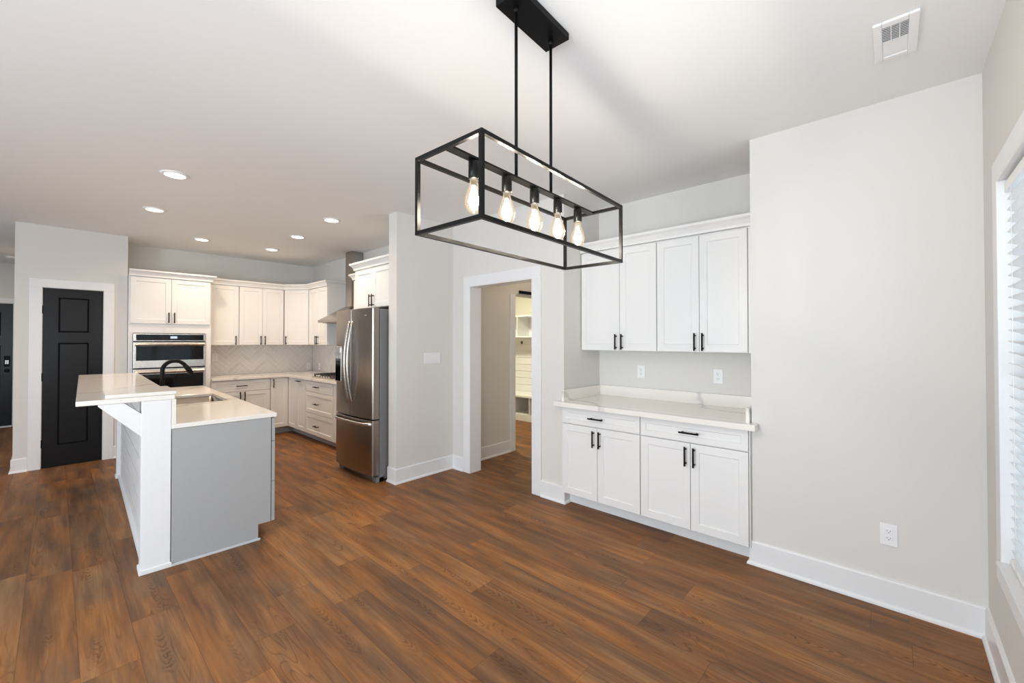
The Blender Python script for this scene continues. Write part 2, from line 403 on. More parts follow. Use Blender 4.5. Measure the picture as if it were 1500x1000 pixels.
# baseboards with a shoe moulding
BB = [(0, 0), (.027, 0), (.026, .010), (.020, .018), (.014, .021), (.014, .140), (.010, .148), (0, .150)]
def baseboard(name, *paths):
    m = MB()
    for p_ in paths: m.moulding(p_, BB)
    return struct(m.build(name, 'trim'), name.replace('_', ' ') + ' in white paint', 'baseboard')
baseboard('baseboard_niche', [(-.68, 3.11), (-.68, YN), (XR, YN), (XR, -3.4)])
baseboard('baseboard_alcove', [(-2.405, YN), (-2.155, YN), (-2.155, 3.11)])
baseboard('baseboard_pier', [(-3.83, 2.31), (XP, 2.31), (XP, YN), (-3.487, YN)])
baseboard('baseboard_hall', [(-3.67, 3.19), (-3.67, 3.97)])
baseboard('baseboard_pantry', [(-8.5, -.31), (XD, -.31), (XD, -.205)], [(XD, .482), (XD, .60)])
baseboard('baseboard_mudroom', [(-6.4, 3.4), (-6.4, 6.2)])

# casings
def casing(name, label, fn):
    m = MB(); fn(m)
    return struct(m.build(name, 'trim', bevel=.002), label, 'door casing')
def f(m):
    y0, y1 = YN - .018, YN
    m.box(-3.487, -3.395, y0, y1, 0, 2.03).box(-2.505, -2.405, y0, y1, 0, 2.03).box(-3.487, -2.405, y0, y1, 2.03, 2.132)
    m.box(-3.397, -3.383, y0 + .003, 3.19, 0, 2.03).box(-2.517, -2.503, y0 + .003, 3.19, 0, 2.03).box(-3.383, -2.517, y0 + .003, 3.19, 2.018, 2.032)
    m.box(-3.487, -3.395, 3.19, 3.205, .15, 2.03)
casing('trim_1', 'white casing around the opening to the hallway', f)
def f(m):
    x0, x1 = XD, XD + .018
    m.box(x0, x1, -.205, -.108, 0, 2.04).box(x0, x1, .388, .482, 0, 2.04).box(x0, x1, -.205, .482, 2.04, 2.135)
    m.box(XD - .12, XD + .004, -.114, -.104, 0, 2.045).box(XD - .12, XD + .004, .384, .394, 0, 2.045).box(XD - .12, XD + .004, -.104, .384, 2.036, 2.046)
casing('trim_2', 'white casing around the black pantry door', f)
def f(m):
    m.box(XF, XF + .018, -.49, -.39, 0, 2.07).box(XF, XF + .018, -1.52, -1.42, 0, 2.07).box(XF, XF + .018, -1.52, -.39, 2.07, 2.15)
    m.box(XF - .15, XF + .06, -1.42, -.49, -.0, .018)
casing('trim_3', 'white casing around the front door', f)
def f(m):
    m.box(-3.67, -3.652, 3.97, 4.06, 0, 2.04).box(-3.83, -3.655, 4.055, 4.068, 0, 2.04).box(-3.67, -3.652, 5.05, 5.15, 0, 2.04)
casing('trim_4', 'white casing at the mudroom opening in the hallway', f)

# ------------------------------------------------------------------ doors
def panel_door(name, width, height, panels, mat, t=.035):
    """door slab at y 0..t facing -y with sunk panels"""
    m = MB(); bm = m.bm
    m.box(0, width, .016, t, 0, height)
    xs = sorted({0, width, *[p_[0] for p_ in panels], *[p_[1] for p_ in panels]}); zs = sorted({0, height, *[p_[2] for p_ in panels], *[p_[3] for p_ in panels]})
    for i in range(len(xs) - 1):
        for k in range(len(zs) - 1):
            cx, cz = (xs[i] + xs[i + 1]) / 2, (zs[k] + zs[k + 1]) / 2
            if not any(p_[0] < cx < p_[1] and p_[2] < cz < p_[3] for p_ in panels):
                m.box(xs[i], xs[i + 1], 0, .018, zs[k], zs[k + 1])
    for p_ in panels:   # raised field inside a V groove
        def ring(q, y): return [bm.verts.new(c) for c in ((p_[0] + q, y, p_[2] + q), (p_[1] - q, y, p_[2] + q), (p_[1] - q, y, p_[3] - q), (p_[0] + q, y, p_[3] - q))]
        R_ = [ring(0, 0), ring(.008, .0120), ring(.016, .003), ring(.05, .003)]
        for a, b in zip(R_, R_[1:]):
            for k in range(4): bm.faces.new([a[k], a[(k + 1) % 4], b[(k + 1) % 4], b[k]])
        bm.faces.new(R_[-1])
    bmesh.ops.remove_doubles(bm, verts=bm.verts, dist=1e-5)
    return m
t = thing('door_1', 'narrow black panel pantry door in white casing', 'door', (XD - .004, -.102, .008), PI / 2); t['kind'] = 'structure'
panel_door('d', .484, 2.026, [(.118, .366, .235, 1.405), (.118, .366, 1.525, 1.925)], 'door_black').build('door_slab', 'door_black', t)
for z in (.27, 1.02, 1.78):
    MB().tube([(-.006, -.006, z - .045), (-.006, -.006, z + .045)], .007, 10).box(-.006, .0, -.004, .002, z - .045, z + .045).build('hinge', 'black', t)
MB().lathe((0, 0, 0), [(.026, 0), (.026, .008), (.010, .012), (.010, .035), (.026, .042), (.028, .055), (.018, .064)], 20).build('knob', 'black', t).matrix_local = Matrix.Translation((.425, 0, .95)) @ Matrix.Rotation(PI / 2, 4, 'X')
t = thing('door_2', 'black front door with a keypad lock at the end of the hall', 'door', (XF - .002, -1.418, .02), PI / 2); t['kind'] = 'structure'
panel_door('d', .926, 2.04, [(.13, .40, .25, 1.35), (.526, .796, .25, 1.35), (.13, .40, 1.5, 1.90), (.526, .796, 1.5, 1.90)], 'door_black').build('door_slab', 'door_black', t)
k = MB().box(.835, .897, -.022, .0, .985, 1.165).build('keypad', 'black', t, .006)
kb = MB()
for r_ in range(3):
    for c_ in range(2): kb.box(.846 + c_ * .022, .864 + c_ * .022, -.025, -.021, 1.030 + r_ * .022, 1.046 + r_ * .022)
kb.build('keypad_button', 'silver', k, .002)
MB().lathe((0, 0, 0), [(.030, 0), (.030, .010), (.011, .014), (.011, .04), (.027, .047), (.029, .06), (.018, .07)], 20).build('knob', 'black', t).matrix_local = Matrix.Translation((.866, 0, .92)) @ Matrix.Rotation(PI / 2, 4, 'X')

# ------------------------------------------------------------------ windows and blind
def window(name, label, y0, y1, z0, z1):
    t = thing(name, label, 'window', (XR, y0, z0)); t['kind'] = 'structure'
    W_, H_ = y1 - y0, z1 - z0
    m = MB()
    c = .085
    m.box(-.018, 0, -c, 0, -c, H_ + c).box(-.018, 0, W_, W_ + c, -c, H_ + c).box(-.018, 0, 0, W_, H_, H_ + c).box(-.018, 0, 0, W_, -c, -.0)
    m.box(-.018, .10, 0, .008, 0, H_).box(-.018, .10, W_ - .008, W_, 0, H_).box(-.018, .10, .008, W_ - .008, H_ - .008, H_).box(-.03, .10, -.02 + .02, W_, 0, .016)
    m.build('casing', 'trim', t, .002)
    s = MB(); fr = .045
    s.box(.09, .13, 0, fr, 0, H_).box(.09, .13, W_ - fr, W_, 0, H_).box(.09, .13, fr, W_ - fr, 0, fr).box(.09, .13, fr, W_ - fr, H_ - fr, H_).box(.085, .125, fr, W_ - fr, H_ * .5 - .02, H_ * .5 + .02)
    s.box(.085, .13, W_ / 2 - .04, W_ / 2 + .04, fr, H_ - fr)
    s.build('sash', 'trim', t, .002)
    MB().box(.108, .112, fr, W_ - fr, fr, H_ - fr).build('glass', 'pane', t)
    return t
window('window_1', 'white cased dining window at the right edge', .95, 2.575, .53, 2.085)
window('window_2', 'window behind the camera in the right wall', -2.7, -.5, .50, 2.2)
t = thing('window_blind', 'white horizontal slat blind hanging in the right window', 'blind', (XR + .031, .965, .55))
BW = 1.595
MB().box(-.028, .028, 0, BW, 1.475, 1.515).build('headrail', 'blind', t, .003)
sl = MB(); nsl = 33
for i in range(nsl):
    z = .045 + i * .0435
    a = math.radians(-24)
    cx, cz = .025 * math.cos(a), .025 * math.sin(a)
    q = .0014
    sl.prism([(-cx, z - cz - q), (0, z + .002 - q), (cx, z + cz - q), (cx, z + cz + q), (0, z + .002 + q), (-cx, z - cz + q)], 'x', 0, 1)
    # prism above builds along x with (y, z) points; turned to run along y below
for v in sl.bm.verts: v.co = Vector((v.co.y, .003 + v.co.x * (BW - .006), v.co.z))
sl.build('slats', 'blind', t)
MB().box(-.026, .026, 0, BW, .0, .018).build('bottom_rail', 'blind', t, .003)
for y in (.12, BW / 2, BW - .12):
    MB().tube([(-.0275, y, .01), (-.0275, y, 1.48)], .0012, 6).build('ladder_cord', 'blind', t)

# glazed doors and window in the rear wall
for i, (x0, x1, z0, z1) in enumerate(((-3.6, -.2, 0, 2.2), (-7.5, -4.9, .5, 2.2))):
    m = MB(); nn = 3
    for k in range(nn + 1):
        xx = x0 + (x1 - x0) * k / nn; m.box(max(x0, xx - .05), min(x1, xx + .05), -3.57, -3.51, z0, z1)
    m.box(x0, x1, -3.57, -3.51, z0, z0 + .08).box(x0, x1, -3.57, -3.51, z1 - .08, z1)
    struct(m.build('window_%d' % (3 + i), 'trim', bevel=.003), ('glazed patio door frame behind the camera', 'living room window frame behind the camera')[i], 'window')

# ------------------------------------------------------------------ cabinet builder
CROWN = [(0, 0), (.012, .0), (.014, .018), (.030, .045), (.046, .058), (.050, .062), (.050, .080), (0, .080)]
def cabinet(name, label, cat, loc, rz, width, depth, z0, z1, fronts, group=None, body='cab', hollow=None, toe=False, crown=None, filler=None):
    """front faces lie in the local plane y = 0 facing -y; local x runs along the front"""
    t = thing(name, label, cat, loc, rz, group)
    b = MB()
    yb = .021
    if hollow:
        hz0, hz1 = hollow
        b.box(0, width, yb, depth, z0, hz0).box(0, width, yb, depth, hz1, z1).box(0, .042, yb, depth, hz0, hz1).box(width - .06, width, yb, depth, hz0, hz1).box(.042, width - .06, depth - .03, depth, hz0, hz1)
    else:
        b.box(0, width, yb, depth, z0, z1)
    if filler:
        b.box(filler[0], filler[1], .006, depth, z0, z1)
    b.build('body', body, t, .001)
    if toe:
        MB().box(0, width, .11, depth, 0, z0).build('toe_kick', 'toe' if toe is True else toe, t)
    for f_ in fronts:
        kind, x0, x1, a0, a1, h = f_
        d = MB().shaker(x0 + .0018, x1 - .0018, a0 + .0018, a1 - .0018).build(kind, body, t)
        if h:
            for (hx, hz, vert) in (h if isinstance(h, list) else [h]):
                MB().pull(hx, hz, .135, vert).build('handle', 'black', d, label='black bar handle')
    if crown:
        MB().moulding(crown, [(o, z1 + z - .002) for o, z in CROWN]).build('crown_moulding', 'cab', t)
    return t
def pair(x0, xm, x1, z0, z1, hz):
    return [('door', x0, xm, z0, z1, (xm - .029, hz, True)), ('door', xm, x1, z0, z1, (xm + .029, hz, True))]

# dining alcove base cabinets
yb = 3.0
G = 'white base cabinets in the dining alcove'
for (x0, xm, x1, fl, lab) in ((-2.150, -1.797, -1.424, None, 'white alcove base cabinet farther from the window, next to the hall opening'),
                              (-1.424, -1.053, -.687, None, 'white alcove base cabinet nearer the window')):
    W_ = x1 - x0; mm = xm - x0
    cabinet('base_cabinet', lab, 'cabinet', (x0, yb, 0), 0, W_, .638, .108, .864,
            [('drawer', .002, W_ - .002, .720, .860, ((W_) / 2 - (.015 if x0 < -2 else .0), .789, False))] + pair(.002, mm, W_ - .002, .110, .716, .624), G, toe='cab', filler=None if x0 < -2 else (W_, W_ + .0055))
t = thing('counter_slab', 'white veined quartz top over the dining alcove cabinets', 'countertop', (-2.155, 2.945, .865))
MB().box(-.045, 1.515, 0, .094, 0, .038).box(.003, 1.472, .094, .697, 0, .038).build('slab', 'quartz', t, .003)
MB().box(.004, .024, .055, .677, .038, .135).box(.004, 1.471, .677, .697, .038, .135).box(1.451, 1.471, .055, .677, .038, .135).build('upstand', 'quartz', t, .002)
# dining alcove wall cabinets
G = 'white wall cabinets in the dining alcove'
yu = 3.31
for (x0, xm, x1, lab, cr) in ((-2.150, -1.757, -1.424, 'white alcove wall cabinet farther from the window, behind the pendant', [(0, .0), (.726, .0)]),
                              (-1.424, -1.090, -.757, 'white alcove wall cabinet nearer the window', [(0, .0), (.740, .0)])):
    W_ = x1 - x0; mm = xm - x0
    cabinet('wall_cabinet', lab, 'cabinet', (x0, yu, 0), 0, W_ + (.073 if x0 > -2 else 0), .33, 1.345, 2.250, pair(.002, mm, W_ - .002, 1.347, 2.240, 1.424), G, crown=cr,
            filler=(W_ + .002, W_ + .073) if x0 > -2 else None)

# ------------------------------------------------------------------ kitchen cabinets, far wall (facing the camera side)
R90 = PI / 2
GK = 'white kitchen wall cabinets'
GB = 'white kitchen base cabinets'
cabinet('oven_tower', 'tall white cabinet housing the wall ovens beside the pantry wall', 'cabinet', (-6.98, .604, 0), R90, .848, .615, .108, 2.252,
        pair(.012, .414, .836, 1.655, 2.245, 1.735) + [('drawer', .012, .836, .112, .34, (.42, .23, False))], None, hollow=(.36, 1.535), toe=True,
        crown=[(0, 0), (.848, 0), (.848, .235)])
cabinet('wall_cabinet', 'white single door wall cabinet beside the oven tower', 'cabinet', (-7.27, 1.456, 0), R90, .404, .325, 1.370, 2.262,
        [('door', .044, .396, 1.372, 2.255, (.358, 1.443, True))], GK, crown=[(0, 0), (.404, 0)])
cabinet('wall_cabinet', 'white double door wall cabinet on the far kitchen wall', 'cabinet', (-7.27, 1.860, 0), R90, .626, .325, 1.370, 2.262,
        pair(.004, .317, .622, 1.372, 2.255, 1.443), GK, crown=[(0, 0), (.626, 0)])
# diagonal corner cabinet
t = thing('corner_wall_cabinet', 'white diagonal wall cabinet in the kitchen corner', 'cabinet', (-7.27, 2.488, 0), math.atan2(2.74 - 2.488, -6.94 + 7.27) + 0, GK)
dgl = math.hypot(.33, .252); ang = t.rotation_euler.z
def to_local(x, y):
    dx, dy = x + 7.27, y - 2.488
    return (dx * math.cos(ang) + dy * math.sin(ang), -dx * math.sin(ang) + dy * math.cos(ang))
poly = [to_local(*q) for q in ((-7.27, 2.488), (-6.94, 2.74), (-6.94, 3.066), (-7.596, 3.066), (-7.596, 2.488))]
off = [to_local(-7.27, 2.488)[0] + .0, .021]
poly[0] = (.0, .021); poly[1] = (dgl, .021)
MB().prism(poly, 'z', 1.370, 2.262).build('body', 'cab', t)
d = MB().shaker(.004, dgl - .004, 1.372, 2.255).build('door', 'cab', t)
MB().pull(.045, 1.443).build('handle', 'black', d, label='black bar handle')
MB().moulding([(0, 0), (dgl, 0)], [(o, 2.26 + z) for o, z in CROWN]).build('crown_moulding', 'cab', t)
# right-hand kitchen wall (fronts face -y)
cabinet('wall_cabinet', 'white wall cabinet to the left of the range hood', 'cabinet', (-6.935, 2.74, 0), 0, .680, .325, 1.370, 2.262,
        pair(.004, .345, .676, 1.372, 2.255, 1.443), GK, crown=[(0, 0), (.68, 0), (.68, .325)])
cabinet('wall_cabinet', 'white wall cabinet behind the refrigerator cabinet, right of the hood', 'cabinet', (-5.44, 2.74, 0), 0, .72, .325, 1.370, 2.262,
        pair(.004, .36, .716, 1.372, 2.255, 1.443), GK, crown=[(0, .325), (0, 0), (.72, 0)])
cabinet('fridge_top_cabinet', 'white two door cabinet above the refrigerator', 'cabinet', (-4.69, 2.38, 0), 0, .852, .685, 1.805, 2.262,
        pair(.004, .410, .846, 1.807, 2.255, 1.885), None, crown=[(0, .685), (0, 0), (.852, 0)])
# base cabinets
cabinet('base_cabinet', 'white base cabinet with one wide drawer beside the oven tower', 'cabinet', (-6.97, 1.456, 0), R90, .742, .625, .108, .872,
        [('drawer', .004, .738, .706, .868, (.36, .785, False))] + pair(.004, .371, .738, .110, .702, .63), GB, toe=True)
t = thing('corner_base_cabinet', 'white L shaped corner base cabinet with a folding door', 'cabinet', (-6.97, 2.2, 0), R90, GB)
# local x = world y - 2.2 ; local y = -(world x + 6.97)
MB().box(0, .25, .021, .625, .108, .872).box(.27, .866, -.335, .625, .108, .872).build('body', 'cab', t, .001)
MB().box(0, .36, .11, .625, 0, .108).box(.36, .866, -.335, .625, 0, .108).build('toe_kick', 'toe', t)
d = MB().shaker(.004, .248, .110, .868).build('door', 'cab', t)
MB().pull(.036, .79).build('handle', 'black', d, label='black bar handle')
d = MB().shaker(.004, .334, .110, .868).build('door', 'cab', t)
d.matrix_local = Matrix.Translation((.250, 0, 0)) @ Matrix.Rotation(-R90, 4, 'Z')
cabinet('base_cabinet', 'narrow white pull-out base cabinet in the kitchen corner', 'cabinet', (-6.632, 2.45, 0), 0, .325, .615, .108, .872,
        [('door', .003, .322, .110, .868, (.10, .835, False))], GB, toe=True)
cabinet('drawer_cabinet', 'white three drawer base cabinet under the gas cooktop', 'cabinet', (-6.305, 2.45, 0), 0, .945, .615, .108, .872,
        [('drawer', .003, .89, .712, .868, (.40, .790, False)), ('drawer', .003, .89, .408, .708, (.40, .552, False)), ('drawer', .003, .89, .110, .404, (.40, .245, False))], GB, toe=True, filler=(.892, .945))
cabinet('base_cabinet', 'white base cabinet tucked against the left side of the refrigerator', 'cabinet', (-5.355, 2.45, 0), 0, .655, .615, .108, .872,
        [('drawer', .003, .652, .712, .868, (.33, .79, False))] + pair(.003, .328, .652, .110, .708, .63), GB, toe=True)
tag(MB().prism([(XB + .004, 1.458), (-6.940, 1.458), (-6.940, 2.42), (-4.70, 2.42), (-4.70, YR - .004), (XB + .004, YR - .004)], 'z', .874, .908).build('kitchen_countertop', 'quartz', bevel=.003),
    'L shaped pale quartz countertop around the kitchen corner', 'countertop')

# herringbone tile backsplash
def herringbone(width, z0, z1, L_=.25, W_=.0625, g=.0045):
    bm = bmesh.new(); H_ = z1 - z0; c = math.cos(PI / 4)
    def add(x, y, w, h):
        pts = [(x + g / 2, y + g / 2), (x + w - g / 2, y + g / 2), (x + w - g / 2, y + h - g / 2), (x + g / 2, y + h - g / 2)]
        P = [((a - b) * c, (a + b) * c) for a, b in pts]
        if max(q[0] for q in P) < 0 or min(q[0] for q in P) > width or max(q[1] for q in P) < 0 or min(q[1] for q in P) > H_: return
        A = [bm.verts.new((a, -.0035, b)) for a, b in P]; B = [bm.verts.new((a, 0, b)) for a, b in P]
        bm.faces.new(A); bm.faces.new(B[::-1])
        for i in range(4): bm.faces.new([A[i], A[(i + 1) % 4], B[(i + 1) % 4], B[i]])
    for m_ in range(-8, 9):
        for k in range(-40, 60):
            ox, oy = k * W_ + m_ * L_, k * W_ - m_ * L_
            add(ox, oy, L_, W_); add(ox, oy + W_, W_, L_)
    for co, no in (((0, 0, 0), (-1, 0, 0)), ((width, 0, 0), (1, 0, 0)), ((0, 0, 0), (0, 0, -1)), ((0, 0, H_), (0, 0, 1))):
        geo = list(bm.verts) + list(bm.edges) + list(bm.faces)
        r_ = bmesh.ops.bisect_plane(bm, geom=geo, plane_co=co, plane_no=no, clear_outer=True)
        ed = [e for e in r_['geom_cut'] if isinstance(e, bmesh.types.BMEdge)]
        bmesh.ops.holes_fill(bm, edges=ed)
    m_ = MB(); m_.bm.free(); m_.bm = bm
    for fc in bm.faces: fc.material_index = 0
    m_.box(0, width, -.002, .0, 0, H_, 1)
    return m_
o = struct(herringbone(1.602, .909, 1.369).build('wall_backsplash_far', ['tile', 'grout']), 'white herringbone tile backsplash on the far kitchen wall', 'backsplash')
o.location = (XB + .001, 1.46, .909); o.rotation_euler = (0, 0, R90)
o = struct(herringbone(2.88, .909, 1.369).build('wall_backsplash_range', ['tile', 'grout']), 'white herringbone tile backsplash behind the cooktop', 'backsplash')
o.location = (XB + .01, YR - .001, .909)
# the strip of tile behind the hood
o = struct(herringbone(.80, 1.369, 1.74).build('wall_backsplash_hood', ['tile', 'grout']), 'white herringbone tile under the range hood', 'backsplash')
o.location = (-6.252, YR - .001, 1.369)

# ------------------------------------------------------------------ wall ovens
t = thing('wall_oven', 'stainless microwave and oven stack built into the tall cabinet', 'oven', (-6.98, .65, 0), R90)
OW = .737
MB().box(.002, OW - .018, .022, .55, .37, 1.53).build('chassis', 'gasket', t)
b = MB().box(0, OW, .0, .02, 1.433, 1.527).build('control_panel', 'steel_h', t, .002)
MB().box(.024, OW - .022, -.003, .001, 1.442, 1.516).build('glass', 'glass_black', b, .001, label='black glass control strip')
MB().box(.36, .43, -.0036, -.002, 1.465, 1.495).build('display', 'display', b)
d = MB().box(0, OW, -.004, .02, 1.092, 1.418).build('microwave_door', 'steel_h', t, .002)
MB().box(.024, OW - .022, -.007, -.003, 1.184, 1.366).build('glass', 'glass_black', d, .001, label='dark reflective door window')
MB().prism([(-.004, 1.366), (-.024, 1.372), (-.030, 1.389), (-.024, 1.406), (-.004, 1.412)], 'x', .012, OW - .012).build('handle', 'steel_h', d, .002)
d = MB().box(0, OW, -.004, .02, .375, 1.074).build('oven_door', 'steel_h', t, .002)
MB().box(.020, OW - .022, -.007, -.003, .43, 1.008).build('glass', 'glass_black', d, .001, label='black lower oven glass')
MB().prism([(-.004, 1.012), (-.022, 1.018), (-.028, 1.037), (-.022, 1.055), (-.004, 1.061)], 'x', .012, OW - .012).build('handle', 'steel_h', d, .002)

# ------------------------------------------------------------------ range hood and cooktop
t = thing('range_hood', 'stainless chimney range hood between the kitchen wall cabinets', 'range hood', (-5.885, YR - .003, 0))
hw, yf = .372, -.465
m = MB()
m.box(-hw, hw, yf, 0, 1.700, 1.735)
bm = m.bm
lo = [bm.verts.new(c) for c in ((-hw, yf, 1.735), (hw, yf, 1.735), (hw, 0, 1.735), (-hw, 0, 1.735))]
hi = [bm.verts.new(c) for c in ((-.10, -.185, 1.935), (.10, -.185, 1.935), (.10, 0, 1.935), (-.10, 0, 1.935))]
for k in range(4): bm.faces.new([lo[k], lo[(k + 1) % 4], hi[(k + 1) % 4], hi[k]])
m.build('canopy', 'hood', t)
MB().box(-.095, .095, -.18, 0, 1.93, CH - .002).build('chimney', 'hood', t, .002)
m = MB()
for x in (-.24, 0, .24): m.box(x - .11, x + .11, yf + .06, -.06, 1.692, 1.701)
m.build('filter', 'hood', t)
for x in (-.2, .2): MB().lathe((x, yf + .035, 1.694), [(.02, 0), (.02, .008)], 16).build('lamp', 'silver', t)
t = thing('gas_cooktop', 'black gas cooktop with iron grates on the kitchen counter', 'cooktop', (-5.885, 2.755, .908))
MB().box(-.38, .38, -.235, .235, .0005, .012).build('tray', 'steel', t, .004)
for x in (-.25, 0, .25):
    g_ = MB()
    for yy in (-.20, .20): g_.box(x - .115, x + .115, yy - .007, yy + .007, .034, .048)
    for xx in (-.108, 0, .108): g_.box(x + xx - .006, x + xx + .006, -.20, .20, .034, .048)
    for yy in (-.10, 0, .10): g_.box(x - .11, x + .11, yy - .005, yy + .005, .034, .046)
    for xx in (-.108, .108):
        for yy in (-.195, .195): g_.box(x + xx - .007, x + xx + .007, yy - .007, yy + .007, .011, .036)
    g_.build('grate', 'iron', t)
for x, y in ((-.25, -.1), (-.25, .1), (0, .0), (.25, -.1), (.25, .1)):
    MB().lathe((x, y, .012), [(.045, 0), (.045, .008), (.030, .010), (.030, .018)], 20).build('burner', 'iron', t)
for k in range(5):
    MB().lathe((-.16 + k * .08, -.218, .012), [(.015, 0), (.014, .018), (.010, .020)], 16).build('knob', 'steel', t)

# ------------------------------------------------------------------ refrigerator
t = thing('refrigerator', 'stainless french door refrigerator beside the wall end', 'refrigerator', (-4.662, 2.115, 0))
FW = .812
MB().box(.004, FW - .004, .105, .90, .02, 1.762).build('body', 'fridge_side', t, .012)
def arc_y(x): return .030 * ((x - FW / 2) / (FW / 2)) ** 2
def bowed(x0, x1, z0, z1, yb=.098, rx=.012, n=14, front=0.):
    pts = [(x0 + (x1 - x0) * i / n, front + arc_y(x0 + (x1 - x0) * i / n)) for i in range(n + 1)]
    pts[0] = (x0, pts[0][1] + rx * .7); pts.insert(1, (x0 + rx, front + arc_y(x0 + rx)))
    pts[-1] = (x1, pts[-1][1] + rx * .7); pts.insert(-1, (x1 - rx, front + arc_y(x1 - rx)))
    pts += [(x1, yb), (x0, yb)]
    return MB().prism(pts, 'z', z0, z1)
def bar_handle(x):
    pth, n = [], 22
    for i in range(n + 1):
        u = i / n; z = .765 + .875 * u
        pth.append((x, arc_y(x) + .004 - .062 * math.sin(PI * u) ** .75, z))
    m = MB(); rings = []
    for p_ in pth:
        a = .015; b_ = .010
        rings.append([m.bm.verts.new((p_[0] + a * math.cos(2 * PI * k / 12), p_[1] + b_ * math.sin(2 * PI * k / 12), p_[2])) for k in range(12)])
    for A, B in zip(rings, rings[1:]):
        for k in range(12): m.bm.faces.new([A[k], A[(k + 1) % 12], B[(k + 1) % 12], B[k]]).smooth = True
    m.bm.faces.new(rings[0]); m.bm.faces.new(rings[-1][::-1])
    return m
SPL = .405
d = bowed(0, SPL - .002, .642, 1.768).build('door', 'fridge', t, .003, label='left refrigerator door with a water dispenser')
bar_handle(SPL - .032).build('handle', 'steel', d, label='bright bowed bar handle')
di = MB().box(.030, .165, .006, .04, .985, 1.372).build('dispenser', 'steel_h', d, .004, label='ice and water dispenser')
d2 = bowed(SPL + .002, FW, .642, 1.768).build('door', 'fridge', t, .003, label='plain right refrigerator door')
bar_handle(SPL + .032).build('handle', 'steel', d2, label='bright bowed bar handle')
bz = MB()
for k, ww in enumerate((.010, .008, .010, .008)): bz.box(.655 + k * .013, .655 + k * .013 + ww, arc_y(.68) - .0015, arc_y(.68) + .002, 1.690, 1.700)
bz.build('badge', 'silver', d2)
d3 = bowed(0, FW, .075, .630).build('freezer_drawer', 'fridge', t, .003)
m = MB(); rings = []
for i in range(25):
    x = .02 + (FW - .04) * i / 24
    e_ = min(1, min(i, 24 - i) / 2.5)
    y = arc_y(x) + .004 - .042 * e_
    rings.append([m.bm.verts.new((x, y + .010 * math.cos(2 * PI * k / 10), .590 + .017 * math.sin(2 * PI * k / 10))) for k in range(10)])
for A, B in zip(rings, rings[1:]):
    for k in range(10): m.bm.faces.new([A[k], A[(k + 1) % 10], B[(k + 1) % 10], B[k]]).smooth = True
m.bm.faces.new(rings[0]); m.bm.faces.new(rings[-1][::-1])
m.build('handle', 'steel', d3)
MB().box(.0, FW, .10, .16, .0, .068).box(FW - .09, FW, .07, .16, .0, .055).box(0, .09, .07, .16, 0, .055).build('base_grille', 'fridge_side', t, .006)
MB().box(.01, FW - .01, .095, .11, .628, .645).build('gasket', 'gasket', t)
# dispenser alcove and its control plate
MB().box(.040, .158, .003, .012, .992, 1.238).build('alcove', 'glass_black', di, .003, label='black dispenser alcove')
MB().box(.044, .154, .001, .012, 1.300, 1.355).build('control_plate', 'silver', di, .003)

# ------------------------------------------------------------------ island
ISL = (-3.402, .512, 0); IR = -.030
t = thing('kitchen_island', 'grey kitchen island with white corner posts and shiplap back', 'kitchen island', ISL, IR)
L_ = 2.68
MB().box(-L_, -.018, .0, .560, .110, .872).box(-L_, -.018, .0, .475, 0, .110).build('cabinet_body', 'grey', t, .001)
MB().prism([(-.008, 0), (.482, 0), (.482, .112), (.562, .112), (.562, .872), (-.008, .872)], 'x', -.018, 0).build('end_panel', 'grey', t, .001)
MB().box(.0, .010, -.006, .494, 0, .016).build('shoe_moulding', 'toe', t, .003)
for k, x in enumerate((-.002, -.47, -1.80, -2.24)):
    x1 = (-.47, -1.00, -2.24, -2.66)[k]
    d = MB().box(x1 + .002, x - .002, .567, .589, .700, .866).build('drawer', 'grey', t, .001)
    MB().tube([((x + x1) / 2 - .065, .616, .785), ((x + x1) / 2 + .065, .616, .785)], .0052, 10).tube([((x + x1) / 2 - .045, .58, .785), ((x + x1) / 2 - .045, .616, .785)], .0045, 8).tube([((x + x1) / 2 + .045, .58, .785), ((x + x1) / 2 + .045, .616, .785)], .0045, 8).build('handle', 'black', d)
    MB().box(x1 + .002, x - .002, .567, .589, .112, .400).box(x1 + .002, x - .002, .567, .589, .404, .696).build('drawer', 'grey', t, .001)
MB().box(-1.798, -1.002, .567, .589, .112, .866).build('door', 'grey', t, .001)
PT, POST = 1.062, .15
for x0, x1 in ((-.105, .002), (-L_, -L_ + .105)):
    pst = MB().box(x0, x1, -.155, -.012, 0, PT).build('post', 'trim', t, .002, label='white square corner post')
    MB().box(x0 - .008, x1 + .008, -.163, -.004, 0, .030).build('plinth', 'trim', pst, .004)
    # knee brace under the bar overhang
    MB().prism([(-.153, .845), (-.345, 1.052), (-.345, 1.0615), (-.235, 1.0615), (-.153, .985)], 'x', x0 + .006, x1 - .004).build('brace', 'trim', pst, .001)
sh = MB(); nb = 7; bh = PT / nb
for i in range(nb): sh.box(-L_ + .10, -.10, -.125 + .0, -.012, i * bh + .006, (i + 1) * bh - .005)
sh.box(-L_ + .10, -.10, -.112, -.012, 0, PT)
sh.build('shiplap_panel', 'trim', t, .001)
MB().box(-L_ + .105, -.105, -.143, -.122, 0, .035).build('base_trim', 'trim', t, .003)
tag(MB().box(-L_ - .03, .010, -.011, .598, .874, .902).build('island_countertop', 'quartz', bevel=.003), 'pale quartz island countertop around the sink', 'countertop')
ict = bpy.data.objects['island_countertop']; ict.location = ISL; ict.rotation_euler = (0, 0, IR)
